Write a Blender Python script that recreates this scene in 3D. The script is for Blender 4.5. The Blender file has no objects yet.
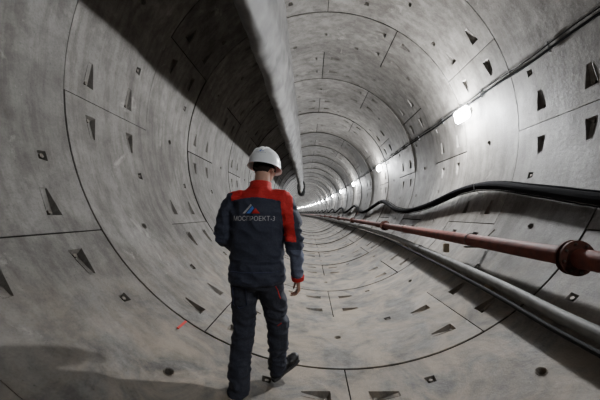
import bpy, bmesh, math, random
from mathutils import Vector, Matrix, noise, geometry
from mathutils.bvhtree import BVHTree
random.seed(7)
PI = math.pi
C = bpy.context.scene.collection
R = 2.7; W = 1.4; RC = 700.0

def T(x, y, s):
    a = s / RC
    return Vector((-RC + (RC + x) * math.cos(a), (RC + x) * math.sin(a), y + R))

# ------------------------------------------------------------ materials
def nm(name):
    m = bpy.data.materials.new(name); m.use_nodes = True
    nt = m.node_tree
    return m, nt, nt.nodes['Principled BSDF']
def mat(name, col, rough=.6, metal=0, var=.15, scale=20, bump=.05, col2=None, spec=.5, emit=None, es=0):
    m, nt, b = nm(name)
    tc = nt.nodes.new('ShaderNodeTexCoord'); n = nt.nodes.new('ShaderNodeTexNoise')
    n.inputs['Scale'].default_value = scale; n.inputs['Detail'].default_value = 6
    nt.links.new(tc.outputs['Object'], n.inputs['Vector'])
    r = nt.nodes.new('ShaderNodeValToRGB')
    c2 = col2 or tuple(c * (1 - var) for c in col)
    r.color_ramp.elements[0].position = .35; r.color_ramp.elements[1].position = .68
    r.color_ramp.elements[0].color = (*c2, 1); r.color_ramp.elements[1].color = (*col, 1)
    nt.links.new(n.outputs['Fac'], r.inputs['Fac']); nt.links.new(r.outputs['Color'], b.inputs['Base Color'])
    b.inputs['Roughness'].default_value = rough; b.inputs['Metallic'].default_value = metal
    b.inputs['Specular IOR Level'].default_value = spec
    if bump:
        bp = nt.nodes.new('ShaderNodeBump'); bp.inputs['Strength'].default_value = bump * 4; bp.inputs['Distance'].default_value = .005
        nt.links.new(n.outputs['Fac'], bp.inputs['Height']); nt.links.new(bp.outputs['Normal'], b.inputs['Normal'])
    if emit:
        b.inputs['Emission Color'].default_value = (*emit, 1); b.inputs['Emission Strength'].default_value = es
    return m

def concrete():
    m, nt, b = nm('segment_concrete')
    N = nt.nodes.new; L = nt.links.new
    tc = N('ShaderNodeTexCoord')
    def noi(s, d=6, ro=.55, vec=None, dist=0):
        n = N('ShaderNodeTexNoise'); n.inputs['Scale'].default_value = s; n.inputs['Detail'].default_value = d
        n.inputs['Roughness'].default_value = ro; n.inputs['Distortion'].default_value = dist
        L(vec or tc.outputs['Object'], n.inputs['Vector']); return n
    def ramp(n, p0, c0, p1, c1):
        r = N('ShaderNodeValToRGB'); e = r.color_ramp.elements
        e[0].position = p0; e[0].color = (*c0, 1); e[1].position = p1; e[1].color = (*c1, 1)
        L(n.outputs['Fac'], r.inputs['Fac']); return r
    def mul(a, bb, f=1.0, mode='MULTIPLY'):
        x = N('ShaderNodeMix'); x.data_type = 'RGBA'; x.blend_type = mode
        if isinstance(f, float): x.inputs[0].default_value = f
        else: L(f, x.inputs[0])
        L(a, x.inputs[6])
        if isinstance(bb, tuple): x.inputs[7].default_value = (*bb, 1)
        else: L(bb, x.inputs[7])
        return x.outputs[2]
    big = ramp(noi(.8, 10, .66, None, .6), .36, (.148, .136, .123), .62, (.262, .248, .229))
    med = ramp(noi(4.5, 10, .72, None, .4), .38, (.60, .59, .58), .58, (1, 1, 1))
    fin = ramp(noi(60, 6, .7), .34, (.74, .74, .74), .56, (1, 1, 1))
    mp = N('ShaderNodeMapping'); mp.inputs['Scale'].default_value = (3.2, 5.5, .55); L(tc.outputs['Object'], mp.inputs['Vector'])
    stk = ramp(noi(1.6, 9, .66, mp.outputs['Vector']), .40, (.56, .545, .52), .56, (1, 1, 1))
    c = mul(big.outputs['Color'], med.outputs['Color'], .75)
    c = mul(c, fin.outputs['Color'], .8)
    c = mul(c, stk.outputs['Color'], .75)
    sc = N('ShaderNodeValToRGB'); sc.color_ramp.elements[0].position = .60; sc.color_ramp.elements[0].color = (0, 0, 0, 1)
    sc.color_ramp.elements[1].position = .67; sc.color_ramp.elements[1].color = (.5, .5, .5, 1)
    L(noi(2.1, 12, .75, None, 1.0).outputs['Fac'], sc.inputs['Fac'])
    c = mul(c, (.38, .36, .33), sc.outputs['Color'], 'MIX')
    vo = N('ShaderNodeTexVoronoi'); vo.inputs['Scale'].default_value = 22; L(tc.outputs['Object'], vo.inputs['Vector'])
    vr = N('ShaderNodeValToRGB'); vr.color_ramp.elements[0].position = .06; vr.color_ramp.elements[0].color = (.35, .35, .35, 1)
    vr.color_ramp.elements[1].position = .12; vr.color_ramp.elements[1].color = (1, 1, 1, 1); L(vo.outputs['Distance'], vr.inputs['Fac'])
    c = mul(c, vr.outputs['Color'], .6)
    at = N('ShaderNodeAttribute'); at.attribute_name = 'tint'
    cb = N('ShaderNodeCombineColor'); [L(at.outputs['Fac'], cb.inputs[i]) for i in range(3)]
    c = mul(c, cb.outputs['Color'])
    sx = N('ShaderNodeSeparateXYZ'); L(tc.outputs['Object'], sx.inputs[0])
    mr = N('ShaderNodeMapRange'); mr.inputs['From Min'].default_value = 1.2; mr.inputs['From Max'].default_value = .05
    L(sx.outputs['Z'], mr.inputs['Value'])
    dr = N('ShaderNodeMapRange'); dr.inputs['From Min'].default_value = .4; dr.inputs['From Max'].default_value = .62; dr.inputs['To Max'].default_value = .85
    L(noi(1.9, 10, .7, None, .8).outputs['Fac'], dr.inputs['Value'])
    mm = N('ShaderNodeMath'); mm.operation = 'MULTIPLY'; L(mr.outputs[0], mm.inputs[0]); L(dr.outputs[0], mm.inputs[1])
    c = mul(c, (.35, .285, .215), mm.outputs[0], 'MIX')
    L(c, b.inputs['Base Color'])
    rr = N('ShaderNodeMapRange'); rr.inputs['To Min'].default_value = .42; rr.inputs['To Max'].default_value = .8
    L(noi(3).outputs['Fac'], rr.inputs['Value']); L(rr.outputs[0], b.inputs['Roughness'])
    b.inputs['Specular IOR Level'].default_value = .35
    bp = N('ShaderNodeBump'); bp.inputs['Strength'].default_value = .45; bp.inputs['Distance'].default_value = .012
    L(noi(22, 10, .75).outputs['Fac'], bp.inputs['Height']); L(bp.outputs['Normal'], b.inputs['Normal'])
    return m
M_CON = concrete()
M_BACK = mat('joint_gasket', (.030, .029, .027), .95, spec=.05)
M_BOLT = mat('bolt_steel', (.16, .14, .12), .5, .8, .5)
M_DUCT = mat('duct_fabric', (.15, .145, .14), .65, 0, .6, 3.5, .12)
M_COLLAR = mat('duct_collar', (.015, .015, .015), .7)
M_WIRE = mat('wire_steel', (.2, .2, .2), .4, .9)
M_RED = mat('red_oxide_paint', (.150, .036, .025), .65, 0, .45, 12, .08, (.085, .026, .020), spec=.2)
M_FLG = mat('flange_rust', (.095, .034, .024), .7, .1, .5, 30, .1, spec=.2)
M_GREY = mat('grey_plastic_pipe', (.20, .198, .19), .6, 0, .4, 9, .05, spec=.25)
M_DARKP = mat('dark_plastic_pipe', (.03, .03, .032), .8, 0, .3, 6, .05, spec=.1)
M_BLK = mat('black_rubber', (.010, .010, .011), 1, 0, .2, 30, 0, spec=.03)
M_WOOD = mat('raw_timber', (.46, .38, .27), .8, 0, .3, 14, .2)
M_HOUS = mat('lamp_housing', (.35, .36, .37), .4, .3)
M_DIFF = mat('lamp_diffuser', (.9, .9, .9), .5, 0, 0, 5, 0, emit=(.93, .97, 1), es=260)
M_PAINT = mat('red_marking_paint', (.6, .03, .02), .6)
M_SKIN = mat('skin', (.52, .30, .22), .55, 0, .12, 40, .03)
M_HAIR = mat('dark_hair', (.02, .014, .01), .7, 0, .4, 200, .4)
M_NAVY = mat('navy_workwear', (.036, .042, .070), .8, 0, .3, 90, .12)
M_NAVY2 = mat('grey_blue_workwear', (.12, .14, .21), .8, 0, .3, 90, .12)
M_CRED = mat('red_workwear', (.64, .022, .020), .75, 0, .2, 90, .12)
M_TRO = mat('dark_trouser_cloth', (.033, .037, .056), .85, 0, .3, 90, .12)
M_BOOT = mat('boot_leather', (.022, .021, .022), .45, 0, .3, 60, .2)
M_SOLE = mat('boot_sole', (.05, .05, .052), .8)
M_HELM = mat('white_helmet_plastic', (.92, .93, .94), .3, 0, .04, 10, .0)
M_PWHITE = mat('white_print', (.52, .52, .54), .7)
M_PBLUE = mat('blue_print', (.08, .24, .75), .7)
M_INK = mat('dark_print', (.04, .05, .12), .6)
M_EYE = mat('eye_white', (.8, .8, .78), .2); M_IRIS = mat('iris_brown', (.05, .03, .02), .2)

# ------------------------------------------------------------ helpers
def wloc(o):
    v = Vector((0, 0, 0))
    while o: v += o.location; o = o.parent
    return v
def link_mesh(name, me, mats, parent=None, smooth=30):
    if not isinstance(mats, (list, tuple)): mats = [mats]
    if not me.materials:
        for m in mats: me.materials.append(m)
    o = bpy.data.objects.new(name, me); C.objects.link(o)
    if parent:
        o.parent = parent; off = wloc(parent)
    else:
        xs = [v.co for v in me.vertices]
        lo = [min(c[i] for c in xs) for i in range(3)]; hi = [max(c[i] for c in xs) for i in range(3)]
        off = Vector(((lo[0] + hi[0]) / 2, (lo[1] + hi[1]) / 2, lo[2])); o.location = off
    me.transform(Matrix.Translation(-off))
    if smooth is not None:
        for p in me.polygons: p.use_smooth = True
        me.set_sharp_from_angle(angle=math.radians(smooth))
    return o
def obj(name, bm, mats, parent=None, smooth=30, normals=True):
    if normals: bmesh.ops.recalc_face_normals(bm, faces=bm.faces)
    me = bpy.data.meshes.new(name); bm.to_mesh(me); bm.free()
    return link_mesh(name, me, mats, parent, smooth)
def empty(name, loc, label=None, cat=None, group=None):
    o = bpy.data.objects.new(name, None); o.empty_display_size = .1; C.objects.link(o); o.location = loc
    tag(o, label, cat, group); return o
def tag(o, label=None, cat=None, group=None, kind=None):
    if label: o['label'] = label
    if cat: o['category'] = cat
    if group: o['group'] = group
    if kind: o['kind'] = kind
    return o
def frame(d, ref=Vector((0, 0, 1))):
    d = d.normalized()
    if abs(d.dot(ref)) > .98: ref = Vector((1, 0, 0))
    a = d.cross(ref).normalized(); b = a.cross(d).normalized()
    return a, b
def tube(bm, pts, rad, n=10, cap=True):
    rings = []
    for i, p in enumerate(pts):
        d = (pts[min(i + 1, len(pts) - 1)] - pts[max(i - 1, 0)])
        a, b = frame(d); r = rad[i] if isinstance(rad, (list, tuple)) else rad
        rings.append([bm.verts.new(p + a * (r * math.cos(2 * PI * k / n)) + b * (r * math.sin(2 * PI * k / n))) for k in range(n)])
    for i in range(len(rings) - 1):
        for k in range(n):
            bm.faces.new((rings[i][k], rings[i][(k + 1) % n], rings[i + 1][(k + 1) % n], rings[i + 1][k]))
    if cap: bm.faces.new(rings[0]); bm.faces.new(rings[-1])
def box(bm, c, sx, sy, sz, rot=None, bev=0):
    r = bmesh.ops.create_cube(bm, size=1)
    vs = r['verts']
    for v in vs:
        v.co = Vector((v.co.x * sx, v.co.y * sy, v.co.z * sz))
    if bev:
        es = list({e for v in vs for e in v.link_edges})
        rr = bmesh.ops.bevel(bm, geom=es, offset=bev, segments=2, affect='EDGES')
        vs = list({v for f in rr['faces'] for v in f.verts} | {v for v in vs if v.is_valid})
    Mx = Matrix.Translation(c) @ (rot.to_4x4() if rot else Matrix())
    for v in vs: v.co = Mx @ v.co
def ell(bm, c, r, rot=None, sub=3):
    rr = bmesh.ops.create_icosphere(bm, subdivisions=sub, radius=1)
    for v in rr['verts']:
        p = Vector((v.co.x * r[0], v.co.y * r[1], v.co.z * r[2]))
        if rot: p = rot @ p
        v.co = p + Vector(c)
def caps(bm, pts, rads, n=14, sub=2):
    for i in range(len(pts)):
        ell(bm, pts[i], (rads[i],) * 3, sub=sub)
        if i < len(pts) - 1: tube(bm, [Vector(pts[i]), Vector(pts[i + 1])], [rads[i], rads[i + 1]], n)
def sections(bm, secs, n=28, ex=2.3):
    rings = []
    for (z, cx, cy, rx, ry) in secs:
        ring = []
        for k in range(n):
            a = 2 * PI * k / n; ca, sa = math.cos(a), math.sin(a)
            ring.append(bm.verts.new((cx + rx * math.copysign(abs(ca) ** (2 / ex), ca), cy + ry * math.copysign(abs(sa) ** (2 / ex), sa), z)))
        rings.append(ring)
    for i in range(len(rings) - 1):
        for k in range(n):
            bm.faces.new((rings[i][k], rings[i][(k + 1) % n], rings[i + 1][(k + 1) % n], rings[i + 1][k]))
    bm.faces.new(rings[0]); bm.faces.new(rings[-1])
def remesh(bm, vox, it=4):
    bmesh.ops.recalc_face_normals(bm, faces=bm.faces)
    me = bpy.data.meshes.new('tmp'); bm.to_mesh(me); bm.free()
    o = bpy.data.objects.new('tmp', me); C.objects.link(o)
    m = o.modifiers.new('r', 'REMESH'); m.mode = 'VOXEL'; m.voxel_size = vox
    if it:
        s = o.modifiers.new('s', 'SMOOTH'); s.factor = .5; s.iterations = it
    dg = bpy.context.evaluated_depsgraph_get()
    res = bpy.data.meshes.new_from_object(o.evaluated_get(dg))
    bpy.data.objects.remove(o); res.materials.clear()
    return res
def wrinkle(me, amp, fn):
    me.update(); ns = [v.normal.copy() for v in me.vertices]
    for v, n in zip(me.vertices, ns):
        v.co += n * (amp * fn(v.co))

# ------------------------------------------------------------ tunnel lining
rs = random.Random(3)
def segment_2d(detail=True, var=0, G=.0060):
    U = math.radians(30) * R - G; V0, V1 = G, W - G
    us = [-U + 2 * U * i / 24 for i in range(25)]; vs = [V0, W * .25, W * .5, W * .75, V1]
    verts = []; edges = []
    def add(p): verts.append(Vector(p)); return len(verts) - 1
    g = [[add((u, v)) for v in vs] for u in us]
    for i in range(25):
        for j in range(4): edges.append((g[i][j], g[i][j + 1]))
    for i in range(24):
        for j in (0, 4): edges.append((g[i][j], g[i + 1][j]))
    pk = []; bolts = []
    def pocket(poly, bottom):
        ids = [add(p) for p in poly]
        for k in range(len(ids)): edges.append((ids[k], ids[(k + 1) % len(ids)]))
        pk.append((poly, bottom))
    j = (lambda a: rs.uniform(-a, a) if var else 0)
    for sgn in (-1, 1) if detail else ():
        for v in (.32, .98):
            v += j(.02); o = j(.02); f = 1 + j(.12)
            a = sgn * (math.radians(26.6) * R + o); b = sgn * (math.radians(21.3) * R + o + j(.02))
            poly = [(a, v - .070 * f), (a, v + .070 * f), (b, v + .03), (b, v - .03)]
            bot = [(a - sgn * .030, v - .046 * f, .052), (a - sgn * .030, v + .046 * f, .052), (b + sgn * .01, v + .022, .006), (b + sgn * .01, v - .022, .006)]
            pocket(poly, bot); bolts.append((a - sgn * .044, v, .044, .020, .020))
        if var == 2 and sgn > 0: continue
        u = sgn * math.radians(15) * R + j(.03); v = 1.07 + j(.02)
        hw = .046
        poly = [(u - hw * .8, v - .036), (u + hw * .8, v - .036), (u + hw, v + .045), (u - hw, v + .045)]
        bot = [(u - hw * .6, v - .03, .015), (u + hw * .6, v - .03, .015), (u + hw * .8, v + .03, .045), (u - hw * .8, v + .03, .045)]
        pocket(poly, bot); bolts.append((u, v + .008, .030, .020, .022))
    if detail and var != 3:
        poly = [(.032 * math.cos(2 * PI * k / 12), .7 + .032 * math.sin(2 * PI * k / 12)) for k in range(12)]
        pocket(poly, [(p[0] * .85, .7 + (p[1] - .7) * .85, .05) for p in poly])
    vo, eo, fo, _, _, _ = geometry.delaunay_2d_cdt(verts, edges, [], 0, 1e-5)
    def inside(p, poly):
        c = False; j = len(poly) - 1
        for i in range(len(poly)):
            (xi, yi), (xj, yj) = poly[i], poly[j]
            if (yi > p[1]) != (yj > p[1]) and p[0] < (xj - xi) * (p[1] - yi) / (yj - yi) + xi: c = not c
            j = i
        return c
    P = [(v.x, v.y, 0.0) for v in vo]; F = []
    for f in fo:
        cx = sum(vo[i].x for i in f) / len(f); cy = sum(vo[i].y for i in f) / len(f)
        if any(inside((cx, cy), q[0]) for q in pk): continue
        F.append((tuple(f), 0))
    for poly, bot in pk:
        a = [len(P) + k for k in range(len(poly))]; P += [(x, y, -.001) for x, y in poly]
        b = [len(P) + k for k in range(len(bot))]; P += list(bot)
        n = len(poly)
        for k in range(n): F.append(((a[k], a[(k + 1) % n], b[(k + 1) % n], b[k]), 0))
        F.append((tuple(b), 0))
        if n == 12:   # raised rim of the grout socket
            q0 = [len(P) + k for k in range(n)]; P += [(x * 1.35, .7 + (y - .7) * 1.35, .001) for x, y in poly]
            q1 = [len(P) + k for k in range(n)]; P += [(x * 1.2, .7 + (y - .7) * 1.2, -.007) for x, y in poly]
            for k in range(n):
                F.append(((q0[k], q0[(k + 1) % n], q1[(k + 1) % n], q1[k]), 0)); F.append(((q1[k], q1[(k + 1) % n], a[(k + 1) % n], a[k]), 0))
    for (u, v, dep, r, h) in bolts:
        t = [len(P) + k for k in range(6)]; P.extend([(u + r * math.cos(k * PI / 3), v + r * math.sin(k * PI / 3), dep - h) for k in range(6)])
        b = [len(P) + k for k in range(6)]; P.extend([(u + r * math.cos(k * PI / 3), v + r * math.sin(k * PI / 3), dep + .01) for k in range(6)])
        for k in range(6): F.append(((t[k], t[(k + 1) % 6], b[(k + 1) % 6], b[k]), 1))
        F.append((tuple(t), 1))
    n0 = len(P)
    per = [(u, V0) for u in us] + [(U, v) for v in vs[1:]] + [(u, V1) for u in reversed(us[:-1])] + [(-U, v) for v in reversed(vs[1:-1])]
    m = len(per)
    for d in (0, .010, .05):
        for (u, v) in per: P.append((u, v, d))
    for q, mi in ((0, 0), (1, 2)):
        for k in range(m): F.append(((n0 + q * m + k, n0 + q * m + (k + 1) % m, n0 + (q + 1) * m + (k + 1) % m, n0 + (q + 1) * m + k), mi))
    return P, F
SEGV = [segment_2d(True, v) for v in (0, 1, 2, 3, 1)]; SEGF = [segment_2d(True, v, .011) for v in (0, 1, 2, 3)]; PLAIN = segment_2d(False, 0, .020)
acc = {k: ([], [], [], []) for k in ('floor', 'ceiling', 'wall_left', 'wall_right')}
NR = 92
for i in range(-4, NR):
    base = 210 if i % 2 == 0 else 240
    far = min(1, max(0, (i - 3) / 5))
    ro = random.uniform(-.004, .004) + (.012 if i % 2 else -.012) * far
    rt_ = random.uniform(1 - .18 * far, 1 + .06 * far)
    for k in range(6):
        c = (base + 60 * k) % 360
        if i < 3 and 160 < c < 320: SP, SF = SEGV[0]
        elif i < 4: SP, SF = random.choice(SEGV)
        elif i < 32: SP, SF = random.choice(SEGF)
        else: SP, SF = PLAIN
        key = 'floor' if c in (240, 270, 300) else 'ceiling' if c in (60, 90, 120) else 'wall_left' if c in (150, 180, 210) else 'wall_right'
        V, F, MI, TI = acc[key]; n0 = len(V)
        dr = ro + random.uniform(-.006, .006); tint = random.uniform(.66, 1.12) * rt_
        flip = 1 if (k + i) % 2 else -1
        for (u, v, d) in SP:
            a = math.radians(c) + (u * flip) / R; r = R + d + dr
            V.append(T(r * math.cos(a), r * math.sin(a), i * W + v))
        for f, mi in SF:
            F.append([n0 + q for q in (f if flip < 0 else f[::-1])]); MI.append(mi); TI.append(tint)
for key, (V, F, MI, TI) in acc.items():
    me = bpy.data.meshes.new(key); me.from_pydata(V, [], F); me.update()
    for m_ in (M_CON, M_BOLT, M_BACK): me.materials.append(m_)
    me.polygons.foreach_set('material_index', MI)
    at = me.attributes.new('tint', 'FLOAT', 'FACE'); at.data.foreach_set('value', TI)
    o = bpy.data.objects.new(key, me); C.objects.link(o); o['kind'] = 'structure'
    for p in me.polygons: p.use_smooth = True
    me.set_sharp_from_angle(angle=math.radians(20))
bm = bmesh.new(); rings = []
for i in range(-8, NR * 2 + 1):
    s = i * W / 2
    rings.append([bm.verts.new(T((R + .13) * math.cos(2 * PI * k / 48), (R + .13) * math.sin(2 * PI * k / 48), s)) for k in range(48)])
for i in range(len(rings) - 1):
    for k in range(48): bm.faces.new((rings[i][k], rings[i][(k + 1) % 48], rings[i + 1][(k + 1) % 48], rings[i + 1][k]))
bm.faces.new(rings[-1])
o = obj('wall_backing', bm, M_BACK, None); o['kind'] = 'structure'

# ------------------------------------------------------------ ventilation duct (deflated, hanging)
sec = [(-.83, 2.38), (-.785, 2.2), (-.755, 1.95), (-.735, 1.7), (-.735, 1.42), (-.765, 1.12), (-.85, .90), (-.95, .80), (-1.06, .84), (-1.095, 1.0), (-1.09, 1.25), (-1.03, 1.55), (-.95, 1.9), (-.88, 2.2)]
def cr(P, t, closed=True):
    n = len(P); i = int(t); f = t - i
    p = [P[(i + j - 1) % n] if closed else P[max(0, min(n - 1, i + j - 1))] for j in range(4)]
    return tuple(.5 * ((2 * p[1][q]) + (-p[0][q] + p[2][q]) * f + (2 * p[0][q] - 5 * p[1][q] + 4 * p[2][q] - p[3][q]) * f * f + (-p[0][q] + 3 * p[1][q] - 3 * p[2][q] + p[3][q]) * f ** 3) for q in range(len(P[0])))
END = 29.5
root = empty('ventilation_duct', T(-.9, .9, 0), 'long grey fabric ventilation duct sagging from the tunnel crown over the man', 'duct')
bm = bmesh.new(); rings = []; s = -5.4; NS = 56
while s <= END:
    ring = []
    hang = abs(math.sin(PI * s / 1.4))
    for k in range(NS):
        x, y = cr(sec, k * len(sec) / NS)
        low = max(0, (2.38 - y) / 1.5)
        cx = -.90; sc = 1 + .10 * noise.noise(Vector((s * .45, 1.3, 0)))
        x = cx + (x - cx) * sc
        x += .02 * noise.noise(Vector((s * 1.6, y * 3, 4)))
        y += -.03 * hang * (.5 + .5 * low) + .018 * low * noise.noise(Vector((s * 1.4, x * 4, 9)))
        cre = 1 - 3.2 * abs(noise.noise(Vector((s * 2.6 - y * 2.4, y * 3.4 + s * 1.2, 6))))
        cr2 = 1 - 3.2 * abs(noise.noise(Vector((s * .5, y * 5.5, 16))))
        x += .008 * noise.noise(Vector((s * 7, y * 7 + s * 3, 2))) + .018 * cre * (1 - .6 * abs(low - .5)) + .026 * cr2
        ring.append(bm.verts.new(T(x, y, s)))
    rings.append(ring); s += .05
for i in range(len(rings) - 1):
    for k in range(NS): bm.faces.new((rings[i][k], rings[i][(k + 1) % NS], rings[i + 1][(k + 1) % NS], rings[i + 1][k]))
bm.faces.new(rings[-1]); bm.faces.new(rings[0])
obj('duct_skin', bm, M_DUCT, root, 60)
bm = bmesh.new()
loop = [T(-.89 + .34 * math.cos(t * PI / 16), 1.42 + .70 * math.sin(t * PI / 16), END - .1) for t in range(33)]
tube(bm, loop, .07, 8, False)
ell(bm, T(-.86, .92, END - .1), (.40, .40, .42), sub=3)
obj('end_collar', bm, M_COLLAR, root)
bm = bmesh.new()
tube(bm, [T(-.83, 2.40, -5.4 + .7 * i) for i in range(50)], .006, 6)
obj('suspension_wire', bm, M_WIRE, root)
for i in range(-3, 21):
    bm = bmesh.new(); s = i * 1.4
    tube(bm, [T(-.83, 2.30, s), T(-.83, math.sqrt(R * R - .69), s)], .006, 6)
    tube(bm, [T(-.83, 2.40, s - .03), T(-.83, 2.36, s), T(-.83, 2.40, s + .03)], .007, 6)
    obj('hanger_hook', bm, M_WIRE, root)

# ------------------------------------------------------------ wall lamps
ords = ['', 'second', 'third', 'fourth', 'fifth', 'sixth', 'seventh', 'eighth', 'ninth']
LA = math.atan2(.625, 2.43); lr = 2.585
for i in range(-1, 18):
    s = 5.4 + 6.45 * i
    if i == -1: lab = 'bright bulkhead lamp on the right wall abreast of the viewer'
    elif i == 0: lab = 'brightest and nearest white wall lamp, just below the upper cable'
    elif i < 5: lab = ords[i] + ' white lamp from the viewer along the right wall'
    else: lab = 'tiny distant white lamp far down the right wall'
    p = T(lr * math.cos(LA), lr * math.sin(LA), s)
    root = empty('wall_lamp', p, lab, 'lamp', 'distant lamps down the tunnel' if i >= 5 else 'wall lamps along the right side')
    rot = Matrix.Rotation(-LA, 3, 'Y')   # local x -> radial outwards
    def at(x, y, z): return p + rot @ Vector((x, y, z))
    bm = bmesh.new(); box(bm, at(.05, 0, 0), .05, .26, .14, rot, .015); obj('housing', bm, M_HOUS, root)
    bm = bmesh.new(); box(bm, at(-.008, 0, 0), .085, .44, .22, rot, .030); obj('diffuser', bm, M_DIFF, root)
    bm = bmesh.new(); box(bm, at(.085, 0, 0), .03, .06, .10, rot)
    obj('mounting_bracket', bm, M_WIRE, root)
    bm = bmesh.new(); tube(bm, [at(.05, .1, .07), at(.05, .12, .11), at(.055, .14, .135)], .008, 6); obj('lead_cable', bm, M_BLK, root)
    ld = bpy.data.lights.new('lamp_light', 'POINT'); ld.energy = 12 if i < 0 else 590 if i == 0 else 360 if i == 1 else 230; ld.shadow_soft_size = .07; ld.color = (.97, .985, 1)
    lo = bpy.data.objects.new('lamp_light', ld); C.objects.link(lo); lo.parent = root; lo.location = rot @ Vector((-.125, 0, 0))

# ------------------------------------------------------------ upper cables on clips
for j, (r0, ang, ra, lab) in enumerate(((2.648, 17.2, .016, 'thick black power cable clipped along the right wall above the lamps'), (2.650, 18.4, .008, 'thin black cable running just above the thick lamp cable'))):
    bm = bmesh.new(); pts = []
    s = -5
    while s < 120:
        a = math.radians(ang + .2 * math.sin(s * 2 * PI / 1.4) + .3 * noise.noise(Vector((s * .4, 0, 0))))
        pts.append(T(r0 * math.cos(a), r0 * math.sin(a), s)); s += .28
    tube(bm, pts, ra, 8); tag(obj('power_cable', bm, M_BLK, None), lab, 'cable')
for i in range(-2, 26):
    bm = bmesh.new(); a = math.radians(17.8)
    box(bm, T(2.675 * math.cos(a), 2.675 * math.sin(a), .7 + 1.4 * i), .018, .03, .14, Matrix.Rotation(-a, 3, 'Y'), .004)
    tag(obj('cable_clip', bm, M_WIRE, None), 'small steel clip holding the upper cables to the right wall', 'clip', 'clips under the upper cables')

# ------------------------------------------------------------ sagging cable bundle
def hy(s, amp, j): return -.74 - amp * abs(math.sin(PI * (s - 4.83) / 6.5)) ** 1.6 + (0, -.072, .060)[j] + .02 * noise.noise(Vector((s, 0, 1)))
for j, (ra, amp, off, lab) in enumerate(((.060, .40, .12, 'thick black hose hanging in waves on the right wall'), (.010, .405, .09, 'thin black cable slung tight below the thick hose'), (.012, .395, .08, 'thin black cable running close to the wall above the hose'))):
    bm = bmesh.new(); pts = []; s = -5
    while s < 110:
        y = hy(s, amp, j); x = math.sqrt((R - off) ** 2 - y * y); pts.append(T(x, y, s)); s += .22
    tube(bm, pts, ra, 12); tag(obj('black_hose' if j == 0 else 'hanging_cable', bm, M_BLK, None), lab, 'hose' if j == 0 else 'cable')
for i in range(-1, 8):
    s = 4.83 + 6.5 * i; bm = bmesh.new(); y = hy(s, .4, 0); xh = math.sqrt((R - .12) ** 2 - y * y)
    x = math.sqrt(R * R - y * y) - .02
    root = empty('cable_hook', T(x, y, s), 'steel hook carrying the black hose at the top of a wave', 'hook', 'hooks for the black hose')
    tube(bm, [T(x, y - .112, s), T(xh + .05, y - .112, s), T(xh, y - .106, s), T(xh - .066, y - .066, s), T(xh - .080, y + .03, s)], .008, 8)
    obj('hook_rod', bm, M_WIRE, root)
    bm = bmesh.new(); box(bm, T(x - .004, y - .117, s), .012, .08, .05); obj('anchor_plate', bm, M_WIRE, root)

# ------------------------------------------------------------ red pipe with flanges
PX, PY, PR = 1.885, -1.565, .083
root = empty('red_pipe', T(PX, PY - PR, 0), 'red oxide steel pipe with bolted flange running along the right wall', 'pipe')
bm = bmesh.new(); tube(bm, [T(PX, PY, -5 + .7 * i) for i in range(165)], PR, 20); obj('pipe_run', bm, M_RED, root)
for i in range(7):
    s = 2.42 + 6.2 * i
    fl = None
    for q in (-.024, .024):
        sg = 1 if q > 0 else -1
        bm = bmesh.new(); tube(bm, [T(PX, PY, s + q - .008), T(PX, PY, s + q + .008)], .148, 40)
        tube(bm, [T(PX, PY, s + q), T(PX, PY, s + q + sg * .016), T(PX, PY, s + q + sg * .026)], [.093, .090, .084], 24)
        f = obj('flange', bm, M_FLG, root, 30)
        fl = fl or f
    if i < 3:
        for k in range(8):
            a = 2 * PI * k / 8 + .2; bm = bmesh.new(); x = PX + .122 * math.cos(a); y = PY + .122 * math.sin(a)
            tube(bm, [T(x, y, s - .050), T(x, y, s + .050)], .006, 8)
            for e in (-.037, .037): tube(bm, [T(x, y, s + e - .005), T(x, y, s + e + .005)], .012, 6)
            obj('flange_bolt', bm, M_BOLT, fl)
for i in range(16):
    s = 1.2 + 2.8 * i
    yb = PY - PR - .011; xw = math.sqrt(R * R - yb * yb) - .045
    root = empty('pipe_bracket', T(xw, yb - .01, s), 'welded steel bracket holding the red pipe off the right wall', 'bracket', 'brackets under the red pipe')
    bm = bmesh.new(); box(bm, T((xw + PX - .09) / 2, yb, s), xw - PX + .09, .05, .018)
    obj('arm', bm, M_BOLT, root, None)
    bm = bmesh.new(); tube(bm, [T(PX + .115, yb + .005, s + .04), T(2.24, -1.42, s + .04)], .010, 6); obj('brace', bm, M_BOLT, root)
    bm = bmesh.new(); tube(bm, [T(PX + (PR + .008) * math.cos(t), PY + (PR + .008) * math.sin(t), s) for t in [PI * q / 12 for q in range(-3, 16)]], .006, 6); obj('clamp', bm, M_BOLT, root)

# ------------------------------------------------------------ grey pipes
def spl(P, step=.25):
    out = []; n = len(P)
    for i in range(n - 1):
        m = max(2, int((P[i + 1][2] - P[i][2]) / step))
        for q in range(m): out.append(cr(P, i + q / m, False))
    out.append(P[-1]); return [T(*p) for p in out]
gp = [(1.60, -2.03, -5), (1.60, -2.03, 0), (1.62, -2.01, 1.95), (1.67, -1.95, 3.07), (1.75, -1.88, 5.1), (1.83, -1.81, 8.3), (1.84, -1.80, 14), (1.82, -1.82, 22), (1.84, -1.80, 32), (1.84, -1.80, 110)]
root = empty('grey_pipe', T(1.6, -2.1, 0), 'worn grey plastic pipe lying low along the right side of the invert', 'pipe')
bm = bmesh.new(); tube(bm, spl(gp), .056, 18); obj('pipe_run', bm, M_GREY, root)
for (x, y, s) in ((1.762, -1.868, 5.6), (1.84, -1.80, 14.0), (1.82, -1.82, 22)):
    bm = bmesh.new(); tube(bm, [T(x, y, s - .09), T(x, y, s + .09)], .066, 18); obj('coupling', bm, M_GREY, root)
gp2 = [(p[0] - .085, p[1] - .085 if p[2] < 9 else p[1] - .09, p[2]) for p in gp]
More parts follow.
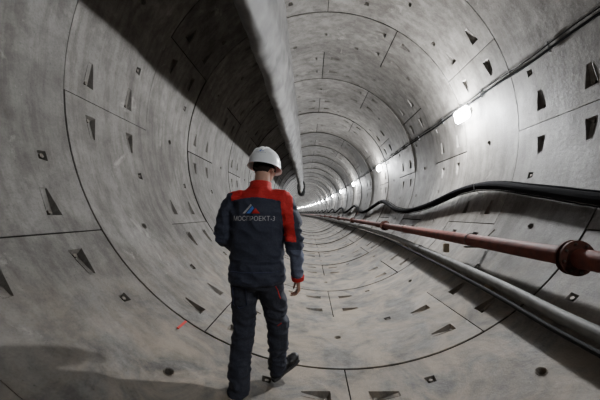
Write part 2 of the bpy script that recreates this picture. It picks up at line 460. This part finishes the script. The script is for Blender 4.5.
bm = bmesh.new(); tube(bm, spl(gp2), .022, 12); tag(obj('dark_pipe', bm, M_DARKP, None), 'thin dark plastic pipe beside and below the worn grey pipe', 'pipe')
bm = bmesh.new(); box(bm, T(1.80, -1.737, 4.55), .08, .05, .14, None, .004)
tag(obj('timber_block', bm, M_WOOD, None), 'short pale timber block wedged between red pipe and grey pipe', 'block')
for i, s in enumerate((3.3, 6.6, 9.9, 13.2, 17, 21)):
    zz = [p for p in gp if p[2] <= s][-1]; nx = [p for p in gp if p[2] > s][0]; f = (s - zz[2]) / (nx[2] - zz[2])
    x = zz[0] + (nx[0] - zz[0]) * f; y = zz[1] + (nx[1] - zz[1]) * f
    a = math.atan2(y, x); r1 = math.hypot(x, y) + .058; bm = bmesh.new(); r2 = R - .024
    box(bm, T((r1 + r2) / 2 * math.cos(a), (r1 + r2) / 2 * math.sin(a), s), max(.01, r2 - r1), .09, .12, Matrix.Rotation(-a, 3, 'Y'), .002)
    tag(obj('pipe_packer', bm, M_WOOD, None), 'timber packer holding the grey pipe off the curved lining', 'block', 'packers under the grey pipe')

a = math.atan2(-2.23, -1.52); bm = bmesh.new()
rt = Matrix.Rotation(-a, 3, 'Y')
box(bm, T(2.686 * math.cos(a), 2.686 * math.sin(a), 2.68), .008, .17, .022, rt, .002)
tag(obj('red_marker', bm, M_PAINT, None), 'short bright red strip lying on the lower left lining', 'marker')

# ------------------------------------------------------------ person
bx0 = -.735
root = empty('person', (bx0, 2.2, .10), 'person in white hard hat, navy and red work jacket walking away down the tunnel', 'person')
HC = Vector((-.695, 2.27, 1.845)); HR = Matrix.Rotation(math.radians(-16), 3, 'Z') @ Matrix.Rotation(math.radians(-12), 3, 'X')
def hp(x, y, z): return HC + HR @ Vector((x, y, z))
ShL = Vector((-.925, 2.21, 1.595)); ShR = Vector((-.535, 2.21, 1.595))
armR = [ShR, Vector((-.475, 2.19, 1.45)), Vector((-.44, 2.165, 1.30)), Vector((-.428, 2.195, 1.16)), Vector((-.425, 2.23, 1.02))]
armL = [ShL, Vector((-.965, 2.18, 1.45)), Vector((-.99, 2.15, 1.31)), Vector((-.965, 2.26, 1.245)), Vector((-.92, 2.385, 1.19))]
legL = [Vector(p) for p in ((-.825, 2.2, 1.0), (-.842, 2.205, .82), (-.85, 2.225, .63), (-.848, 2.165, .44), (-.843, 2.10, .27))]
legR = [Vector(p) for p in ((-.65, 2.2, 1.0), (-.632, 2.27, .82), (-.612, 2.345, .62), (-.615, 2.38, .42), (-.622, 2.41, .25))]
def hand(bm, w, d, n, t):
    d = d.normalized(); t = (t - d * t.dot(d)).normalized(); n = (n - d * n.dot(d) - t * n.dot(t)).normalized()
    P = lambda a, b, c: w + d * a + t * b + n * c
    caps(bm, [P(-.05, 0, 0), P(.01, 0, 0)], [.027, .025])
    for b in (-.028, -.010, .010, .028):
        caps(bm, [P(.005, b * .55, 0), P(.05, b * .9, .0), P(.088, b * 1.05, -.002)], [.015, .0145, .0125], 10, 2)
    L = [.060, .072, .080, .070]
    for b, l, r in zip((-.0315, -.0105, .0105, .0315), L, (.0072, .0082, .0084, .0082)):
        p = P(.088, b, -.002); ang = math.radians(14); pts = [p]
        for q, (fr, bend) in enumerate(((.45, 20), (.31, 32), (.24, 20))):
            ang += math.radians(bend); p = p + (d * math.cos(ang) + n * math.sin(ang) + t * (b * .6)).normalized() * l * fr * 1.12; pts.append(p)
        caps(bm, pts, [r * 1.1, r, r * .93, r * .8], 10, 2)
    caps(bm, [P(.018, .024, .006), P(.048, .046, .018), P(.075, .055, .026), P(.097, .056, .034)], [.016, .0115, .0098, .0082], 10, 2)
bm = bmesh.new()
ell(bm, hp(0, -.008, .032), (.075, .093, .088), HR); ell(bm, hp(0, .028, -.035), (.058, .066, .078), HR); ell(bm, hp(0, .062, -.092), (.026, .024, .022), HR)
ell(bm, hp(0, .075, .012), (.050, .018, .02), HR)
caps(bm, [hp(0, .088, .004), hp(0, .108, -.03)], [.009, .013]); ell(bm, hp(-.012, .098, -.034), (.009, .01, .008), HR); ell(bm, hp(.012, .098, -.034), (.009, .01, .008), HR)
ell(bm, hp(0, .088, -.060), (.024, .011, .006), HR); ell(bm, hp(0, .086, -.071), (.020, .011, .007), HR)
for s in (-1, 1):
    ell(bm, hp(s * .043, .058, -.025), (.02, .022, .022), HR)
    er = HR @ Matrix.Rotation(s * math.radians(-22), 3, 'Z')
    ell(bm, hp(s * .078, -.005, -.005), (.008, .019, .033), er); ell(bm, hp(s * .080, -.006, -.030), (.008, .011, .012), er)
caps(bm, [Vector((-.722, 2.22, 1.60)), Vector((-.715, 2.235, 1.70)), hp(0, -.02, -.06)], [.075, .060, .058], 16)
sections(bm, [(.96, -.737, 2.2, .15, .10), (1.1, -.735, 2.2, .155, .105), (1.25, -.732, 2.2, .15, .10), (1.45, -.73, 2.2, .175, .115), (1.58, -.73, 2.21, .17, .09), (1.65, -.725, 2.215, .09, .065)])
for A in (armR, armL): caps(bm, A, [.062, .052, .043, .04, .028])
for L_ in (legL, legR): caps(bm, L_, [.085, .078, .055, .052, .038])
caps(bm, [legL[-1], Vector((-.858, 2.16, .205)), Vector((-.865, 2.235, .20))], [.036, .030, .025])
caps(bm, [legR[-1], Vector((-.59, 2.452, .18)), Vector((-.537, 2.505, .20))], [.036, .030, .025])
hand(bm, Vector((-.423, 2.24, .985)), Vector((.02, .10, -1)), Vector((-1, .1, 0)), Vector((-.25, 1, .1)))
hand(bm, Vector((-.905, 2.42, 1.178)), Vector((.35, .9, -.15)), Vector((.7, -.3, -.6)), Vector((.3, .1, 1)))
me = remesh(bm, .0055, 2); body = link_mesh('body', me, M_SKIN, root, 180)
for s in (-1, 1):
    bm = bmesh.new(); ell(bm, hp(s * .031, .078, -.004), (.0125, .0125, .0115)); e = obj('eye', bm, M_EYE, root)
    bm = bmesh.new(); ell(bm, hp(s * .031, .0885, -.005), (.0055, .0035, .0055), HR, 2); obj('iris', bm, M_IRIS, e)
    bm = bmesh.new(); caps(bm, [hp(s * .014, .092, .018), hp(s * .032, .090, .024), hp(s * .048, .078, .019)], [.0035, .004, .0025], 8, 1); obj('eyebrow', bm, M_HAIR, root)
bm = bmesh.new(); rr = bmesh.ops.create_icosphere(bm, subdivisions=5, radius=1)
kill = []
for v in rr['verts']:
    c = v.co
    p = Vector((c.x * .081, c.y * .099 - .010, c.z * .098 + .026))
    if p.z < 0: p.x *= 1 - .6 * abs(p.z); p.y *= 1 - .9 * abs(p.z)
    p *= 1 + .012 * noise.noise(p * 160)
    if (p.y > .012 and p.z < .055) or p.z < -.060 or (p.y > -.03 and p.z < -.012): kill.append(v)
    v.co = hp(*p)
bmesh.ops.delete(bm, geom=kill, context='VERTS')
bmesh.ops.solidify(bm, geom=bm.faces, thickness=.006)
obj('hair', bm, M_HAIR, root, 60)

# jacket
bm = bmesh.new()
sections(bm, [(.955, -.737, 2.2, .214, .154), (.985, -.737, 2.2, .224, .162), (1.05, -.736, 2.2, .218, .156), (1.15, -.735, 2.195, .208, .147), (1.27, -.733, 2.19, .211, .145), (1.40, -.731, 2.19, .220, .146), (1.50, -.73, 2.195, .221, .140), (1.58, -.73, 2.205, .207, .118), (1.635, -.727, 2.215, .158, .094), (1.675, -.722, 2.225, .100, .080), (1.70, -.718, 2.23, .078, .078)], 36, 2.25)
caps(bm, [ShR + Vector((-.05, 0, .0)), ShR + Vector((.0, 0, -.012))] + [p for p in armR[1:]], [.080, .083, .078, .071, .063, .053], 20)
caps(bm, [ShL + Vector((.05, 0, .0)), ShL + Vector((0, 0, -.012))] + [p for p in armL[1:]], [.080, .082, .076, .069, .060, .050], 20)
me = remesh(bm, .0064, 5)
def fold(v, k):
    return .5 - 2.6 * abs(noise.noise(v * k))
def jw(p):
    z = p.z; x = p.x; arm = (x > -.505 or x < -.96)
    n = .6 * noise.noise(Vector((x * 5, p.y * 5, z * 6)))
    n += .9 * fold(Vector((x + z * 1.2, p.y, z * .7 - x * .8 + 4)), 7)
    if arm: n += fold(Vector((p.y + z * .6, x, z * 1.7)), 10) * (1.3 if abs(z - 1.28) < .12 else .7)
    elif z < 1.14: n += .8 * fold(Vector((x, p.y, z * 2.6)), 8)
    else:
        side = min(1, max(0, (abs(x + .73) - .08) / .12)); n += side * .8 * fold(Vector((x * 1.1 + .6 * z, p.y, z * 1.8)), 9)
    return n
wrinkle(me, .011, jw)
me.materials.append(M_NAVY); me.materials.append(M_CRED); me.materials.append(M_NAVY2)
for p in me.polygons:
    c = p.center; i = 0; dx = c.x + .73; ax = abs(dx)
    if c.z > 1.612 + .03 * (1 - min(1, ax / .2) ** 2) - .035 and -.19 < dx < .20: i = 1
    if c.z > 1.645 or (c.z > 1.61 and dx > -.19): i = 1
    if c.z > 1.28 and c.z < 1.615 and c.y < 2.235:
        line = .195 + (1.60 - c.z) * .12
        if dx > line - .005 and ax < line + .080: i = 1
    if (c.x > -.51 and c.z < 1.22) or (c.x < -.85 and c.y > 2.33 and 1.1 < c.z < 1.4): i = 2
    p.material_index = i
jacket = link_mesh('jacket', me, None, root, 180)
bvh = BVHTree.FromPolygons([v.co + root.location for v in me.vertices], [tuple(p.vertices) for p in me.polygons])
def ringband(bm, c, rx, ry, h, tilt=0, th=.012, n=36, flare=.0):
    rings = []
    for (dr, dz) in ((0, 0), (flare, h), (flare - th, h + .002), (-th, 0)):
        rings.append([bm.verts.new(c + Matrix.Rotation(tilt, 3, 'X') @ Vector(((rx + dr) * math.cos(2 * PI * k / n), (ry + dr) * math.sin(2 * PI * k / n), dz))) for k in range(n)])
    for i in range(4):
        for k in range(n): bm.faces.new((rings[i][k], rings[i][(k + 1) % n], rings[(i + 1) % 4][(k + 1) % n], rings[(i + 1) % 4][k]))
bm = bmesh.new()
ringband(bm, Vector((-.718, 2.228, 1.675)), .090, .086, .055, math.radians(-10), .010, 40, -.008)
obj('collar', bm, M_CRED, jacket, 50)
for A, mm_ in ((armR, M_CRED), (armL, M_NAVY)):
    d = (A[-1] - A[-2]).normalized(); bm = bmesh.new()
    tube(bm, [A[-1] + d * .018, A[-1] + d * .05, A[-1] + d * .055], [.053, .048, .038], 24); obj('cuff', bm, mm_, jacket, 50)
def back(x, z, off=.003):
    h = bvh.ray_cast(Vector((x, 1.5, z)), Vector((0, 1, 0)))
    return Vector((x, (h[0].y if h[0] else 2.05) - off, z))
def strip(name, pts, r, m, par):
    bm = bmesh.new(); tube(bm, [back(x, z, .0) for x, z in pts], r, 6); return obj(name, bm, m, par)
strip('yoke_seam', [(-.89 + .0175 * i, 1.575 + .030 * math.sin(PI * i / 19)) for i in range(20)], .002, M_INK, jacket)
strip('waist_seam', [(-.92 + .0205 * i, 1.06) for i in range(19)], .0025, M_INK, jacket)
def text_mesh(txt, size):
    cu = bpy.data.curves.new('t', 'FONT'); cu.body = txt; cu.size = size; cu.align_x = 'CENTER'; cu.resolution_u = 3
    o = bpy.data.objects.new('t', cu); C.objects.link(o)
    dg = bpy.context.evaluated_depsgraph_get(); me = bpy.data.meshes.new_from_object(o.evaluated_get(dg)); bpy.data.objects.remove(o); me.materials.clear(); return me
me = text_mesh('МОСПРОЕКТ-3', .062)
w = max(v.co.x for v in me.vertices) - min(v.co.x for v in me.vertices); k = .305 / w
for v in me.vertices: v.co = back(-.722 + v.co.x * k, 1.435 + v.co.y * k * 1.1, .008)
tag(link_mesh('back_lettering', me, M_PWHITE, jacket, None), 'white lettering across the back')
def poly(name, pts, m, par, off):
    bm = bmesh.new(); cx = sum(p[0] for p in pts) / len(pts); cz = sum(p[1] for p in pts) / len(pts)
    n = len(pts); ring = [[bm.verts.new(back(cx + (p[0] - cx) * f, cz + (p[1] - cz) * f, off)) for p in pts] for f in (1, .5)]
    for i in range(n): bm.faces.new((ring[0][i], ring[0][(i + 1) % n], ring[1][(i + 1) % n], ring[1][i]))
    bm.faces.new(ring[1]); return obj(name, bm, m, par, None)
lx, lz = -.735, 1.488; g = .80
def L2(pts): return [(lx + a * g, lz + b * g) for a, b in pts]
poly('emblem_white', L2([(-.085, 0), (-.014, .088), (-.002, .073), (-.064, 0)]), M_PWHITE, jacket, .008)
poly('emblem_blue', L2([(-.052, 0), (.005, .070), (.024, .046), (-.010, 0)]), M_PBLUE, jacket, .008)
poly('emblem_red', L2([(.004, 0), (.036, .050), (.080, 0)]), M_CRED, jacket, .008)

# trousers
bm = bmesh.new()
sections(bm, [(.91, -.737, 2.205, .16, .115), (.97, -.737, 2.2, .185, .133), (1.05, -.737, 2.2, .18, .13), (1.10, -.736, 2.2, .17, .125)], 28, 2.3)
caps(bm, legL + [Vector((-.845, 2.09, .19))], [.108, .104, .090, .085, .080, .078], 18)
caps(bm, legR + [Vector((-.628, 2.41, .185))], [.108, .104, .092, .086, .077, .072], 18)
me = remesh(bm, .0075, 4)
def tw(p):
    z = p.z; n = .8 * noise.noise(Vector((p.x * 6, p.y * 6, z * 7))) + .9 * fold(Vector((p.x + z * .9, p.y, z * 1.1)), 8)
    n += (1.1 if z < .42 else .9 if abs(z - .62) < .1 else .4) * fold(Vector((p.x + 9 + z * .7, p.y, z * 2.2)), 9)
    return n
wrinkle(me, .0105, tw)
tro = link_mesh('trousers', me, M_TRO, root, 180)
tb = BVHTree.FromPolygons([v.co + root.location for v in me.vertices], [tuple(p.vertices) for p in me.polygons])
def tback(x, z, off=.001):
    h = tb.ray_cast(Vector((x, 1.5, z)), Vector((0, 1, 0))); return Vector((x, (h[0].y if h[0] else 2.12) - off, z))
for pts in ([(-.575 + .004 * i, .945 - .018 * i) for i in range(7)], [(-.59 + .006 * i, .60 + .004 * i) for i in range(6)]):
    bm = bmesh.new(); tube(bm, [tback(x, z) for x, z in pts], .004, 6); obj('red_piping', bm, M_CRED, tro)
bm = bmesh.new()
q = [tback(x, z, .004) for x, z in ((-.90, .93), (-.79, .93), (-.79, .80), (-.845, .78), (-.90, .80))]
tube(bm, q + [q[0]], .003, 6); obj('pocket_seam', bm, M_INK, tro)

def boot(heel, f, u):
    f = f.normalized(); u = (u - f * u.dot(f)).normalized(); s = f.cross(u)
    P = lambda a, b, c: heel + f * a + s * b + u * c
    rt = Matrix((s, f, u)).transposed()
    bm = bmesh.new()
    ell(bm, P(.045, 0, .058), (.041, .052, .045), rt); ell(bm, P(.12, 0, .055), (.041, .08, .042), rt); ell(bm, P(.215, .004, .052), (.049, .07, .036), rt); ell(bm, P(.245, .004, .05), (.045, .045, .036), rt)
    caps(bm, [P(.055, 0, .07), P(.06, 0, .16)], [.046, .05]); ell(bm, P(.11, 0, .085), (.032, .05, .03), rt)
    b = link_mesh('boot', remesh(bm, .006, 3), M_BOOT, root, 180)
    out = [(-.008, 0), (.0, .026), (.04, .038), (.10, .034), (.17, .046), (.225, .051), (.27, .036), (.288, .0), (.27, -.036), (.225, -.047), (.17, -.043), (.10, -.034), (.04, -.038), (.0, -.026)]
    bm = bmesh.new(); lo = [bm.verts.new(P(a, c, 0)) for a, c in out]; hi = [bm.verts.new(P(a, c, .028)) for a, c in out]
    bm.faces.new(lo); bm.faces.new(hi)
    for i in range(14): bm.faces.new((lo[i], lo[(i + 1) % 14], hi[(i + 1) % 14], hi[i]))
    obj('sole', bm, M_SOLE, b, 40)
    bm = bmesh.new()
    for i in range(4):
        a = .115 + i * .022; tube(bm, [P(a, -.022, .098 - i * .005), P(a + .006, 0, .112 - i * .009), P(a, .022, .098 - i * .005)], .0035, 6)
    obj('laces', bm, M_SOLE, b)
def fl(x): return R - math.sqrt(R * R - x * x)
boot(Vector((-.868, 2.04, fl(-.895) + .004)), Vector((-.06, 1, 0)), Vector((.3, 0, .95)))
yaw = math.radians(44); pt = math.radians(22)
boot(Vector((-.655, 2.385, fl(-.655) + .006)), Vector((math.sin(yaw) * math.cos(pt), math.cos(yaw) * math.cos(pt), math.sin(pt))), Vector((.05, 0, 1)))

# helmet
hc = (0, -.006, .020); HX, HY, HZ = .122, .142, .143
def hs(a, ph, k=1.0):
    sp = max(0, math.sin(ph)) ** .88; cp = max(0, math.cos(ph)) ** .95
    return hp(hc[0] + HX * k * math.cos(a) * sp, hc[1] + HY * k * math.sin(a) * sp, hc[2] + HZ * k * cp)
bm = bmesh.new(); n = 48; rings = []
top = bm.verts.new(hs(0, 0))
for j in range(1, 15):
    ph = PI / 2 * j / 14; rings.append([bm.verts.new(hs(2 * PI * k / n, ph)) for k in range(n)])
for (e, dz) in ((.001, -.012), (.004, -.017), (.011, -.020)):
    ring = []
    for k in range(n):
        a = 2 * PI * k / n; pk = max(0, math.sin(a)) ** 3 * (.045 if e > .01 else .018 if e > .003 else .002)
        ring.append(bm.verts.new(hp(hc[0] + (HX + e) * math.cos(a), hc[1] + (HY + e + pk) * math.sin(a), hc[2] + dz + pk * .2)))
    rings.append(ring)
for k in range(n): bm.faces.new((top, rings[0][k], rings[0][(k + 1) % n]))
for i in range(len(rings) - 1):
    for k in range(n): bm.faces.new((rings[i][k], rings[i + 1][k], rings[i + 1][(k + 1) % n], rings[i][(k + 1) % n]))
bmesh.ops.recalc_face_normals(bm, faces=bm.faces); bmesh.ops.solidify(bm, geom=bm.faces, thickness=.003)
hel = obj('hard_hat', bm, M_HELM, root, 50)
for xo in (-.036, 0, .036):
    bm = bmesh.new(); pts = []
    for t in range(-14, 15):
        th = t / 14 * math.radians(62); a = math.copysign(PI / 2, th) if th else PI / 2
        p_ = hs(a, abs(th)); off = HR @ Vector((xo, 0, -.45 * xo * xo / HX * 1.5)); pts.append(p_ + off)
    tube(bm, pts, [.001 + .007 * math.cos(t / 14 * PI / 2) ** .5 for t in range(-14, 15)], 8); obj('crown_ridge', bm, M_HELM, hel, 60)
bm = bmesh.new(); ringband(bm, hp(0, -.006, -.014), .088, .106, .024, math.radians(-12), .004, 40); obj('head_band', bm, M_BLK, hel, 50)
bm = bmesh.new(); tube(bm, [hp(0, -.112, -.018), hp(0, -.126, -.020)], .014, 16); obj('ratchet_knob', bm, M_BLK, hel)
me = text_mesh('МОСПРОЕКТ-3', .02); w = max(v.co.x for v in me.vertices) * 2; k = .085 / w
for v in me.vertices:
    v.co = hs(-PI / 2 + .30 + (v.co.x * k) / .132, PI / 2 - .40 - v.co.y * k / .15, 1.012)
tag(link_mesh('hat_lettering', me, M_INK, hel, None), 'small dark lettering on the back')
bm = bmesh.new()
vs = [bm.verts.new(hs(-PI / 2 + .30 + x / .132, PI / 2 - .40 - z / .15, 1.014)) for x, z in ((-.022, .018), (0, .04), (.022, .018))]
bm.faces.new(vs); obj('hat_emblem', bm, M_PBLUE, hel, None)
root.rotation_euler = (0, 0, math.radians(-6)); root.location = (bx0 - .012, 2.28, .098); root.scale = (1.015, 1.015, 1.015)

# ------------------------------------------------------------ world + camera
w = bpy.data.worlds.new('world'); bpy.context.scene.world = w; w.use_nodes = True
w.node_tree.nodes['Background'].inputs[0].default_value = (.5, .55, .6, 1); w.node_tree.nodes['Background'].inputs[1].default_value = .003
cam = bpy.data.cameras.new('cam'); co = bpy.data.objects.new('camera', cam); C.objects.link(co)
co.location = (-.31, 0, 1.51); co.rotation_euler = (PI / 2, 0, 0)
cam.sensor_width = 36; cam.lens = 290 / 600 * 36; cam.shift_x = -13 / 600; cam.shift_y = 13 / 600; cam.clip_start = .05; cam.clip_end = 500
bpy.context.scene.camera = co
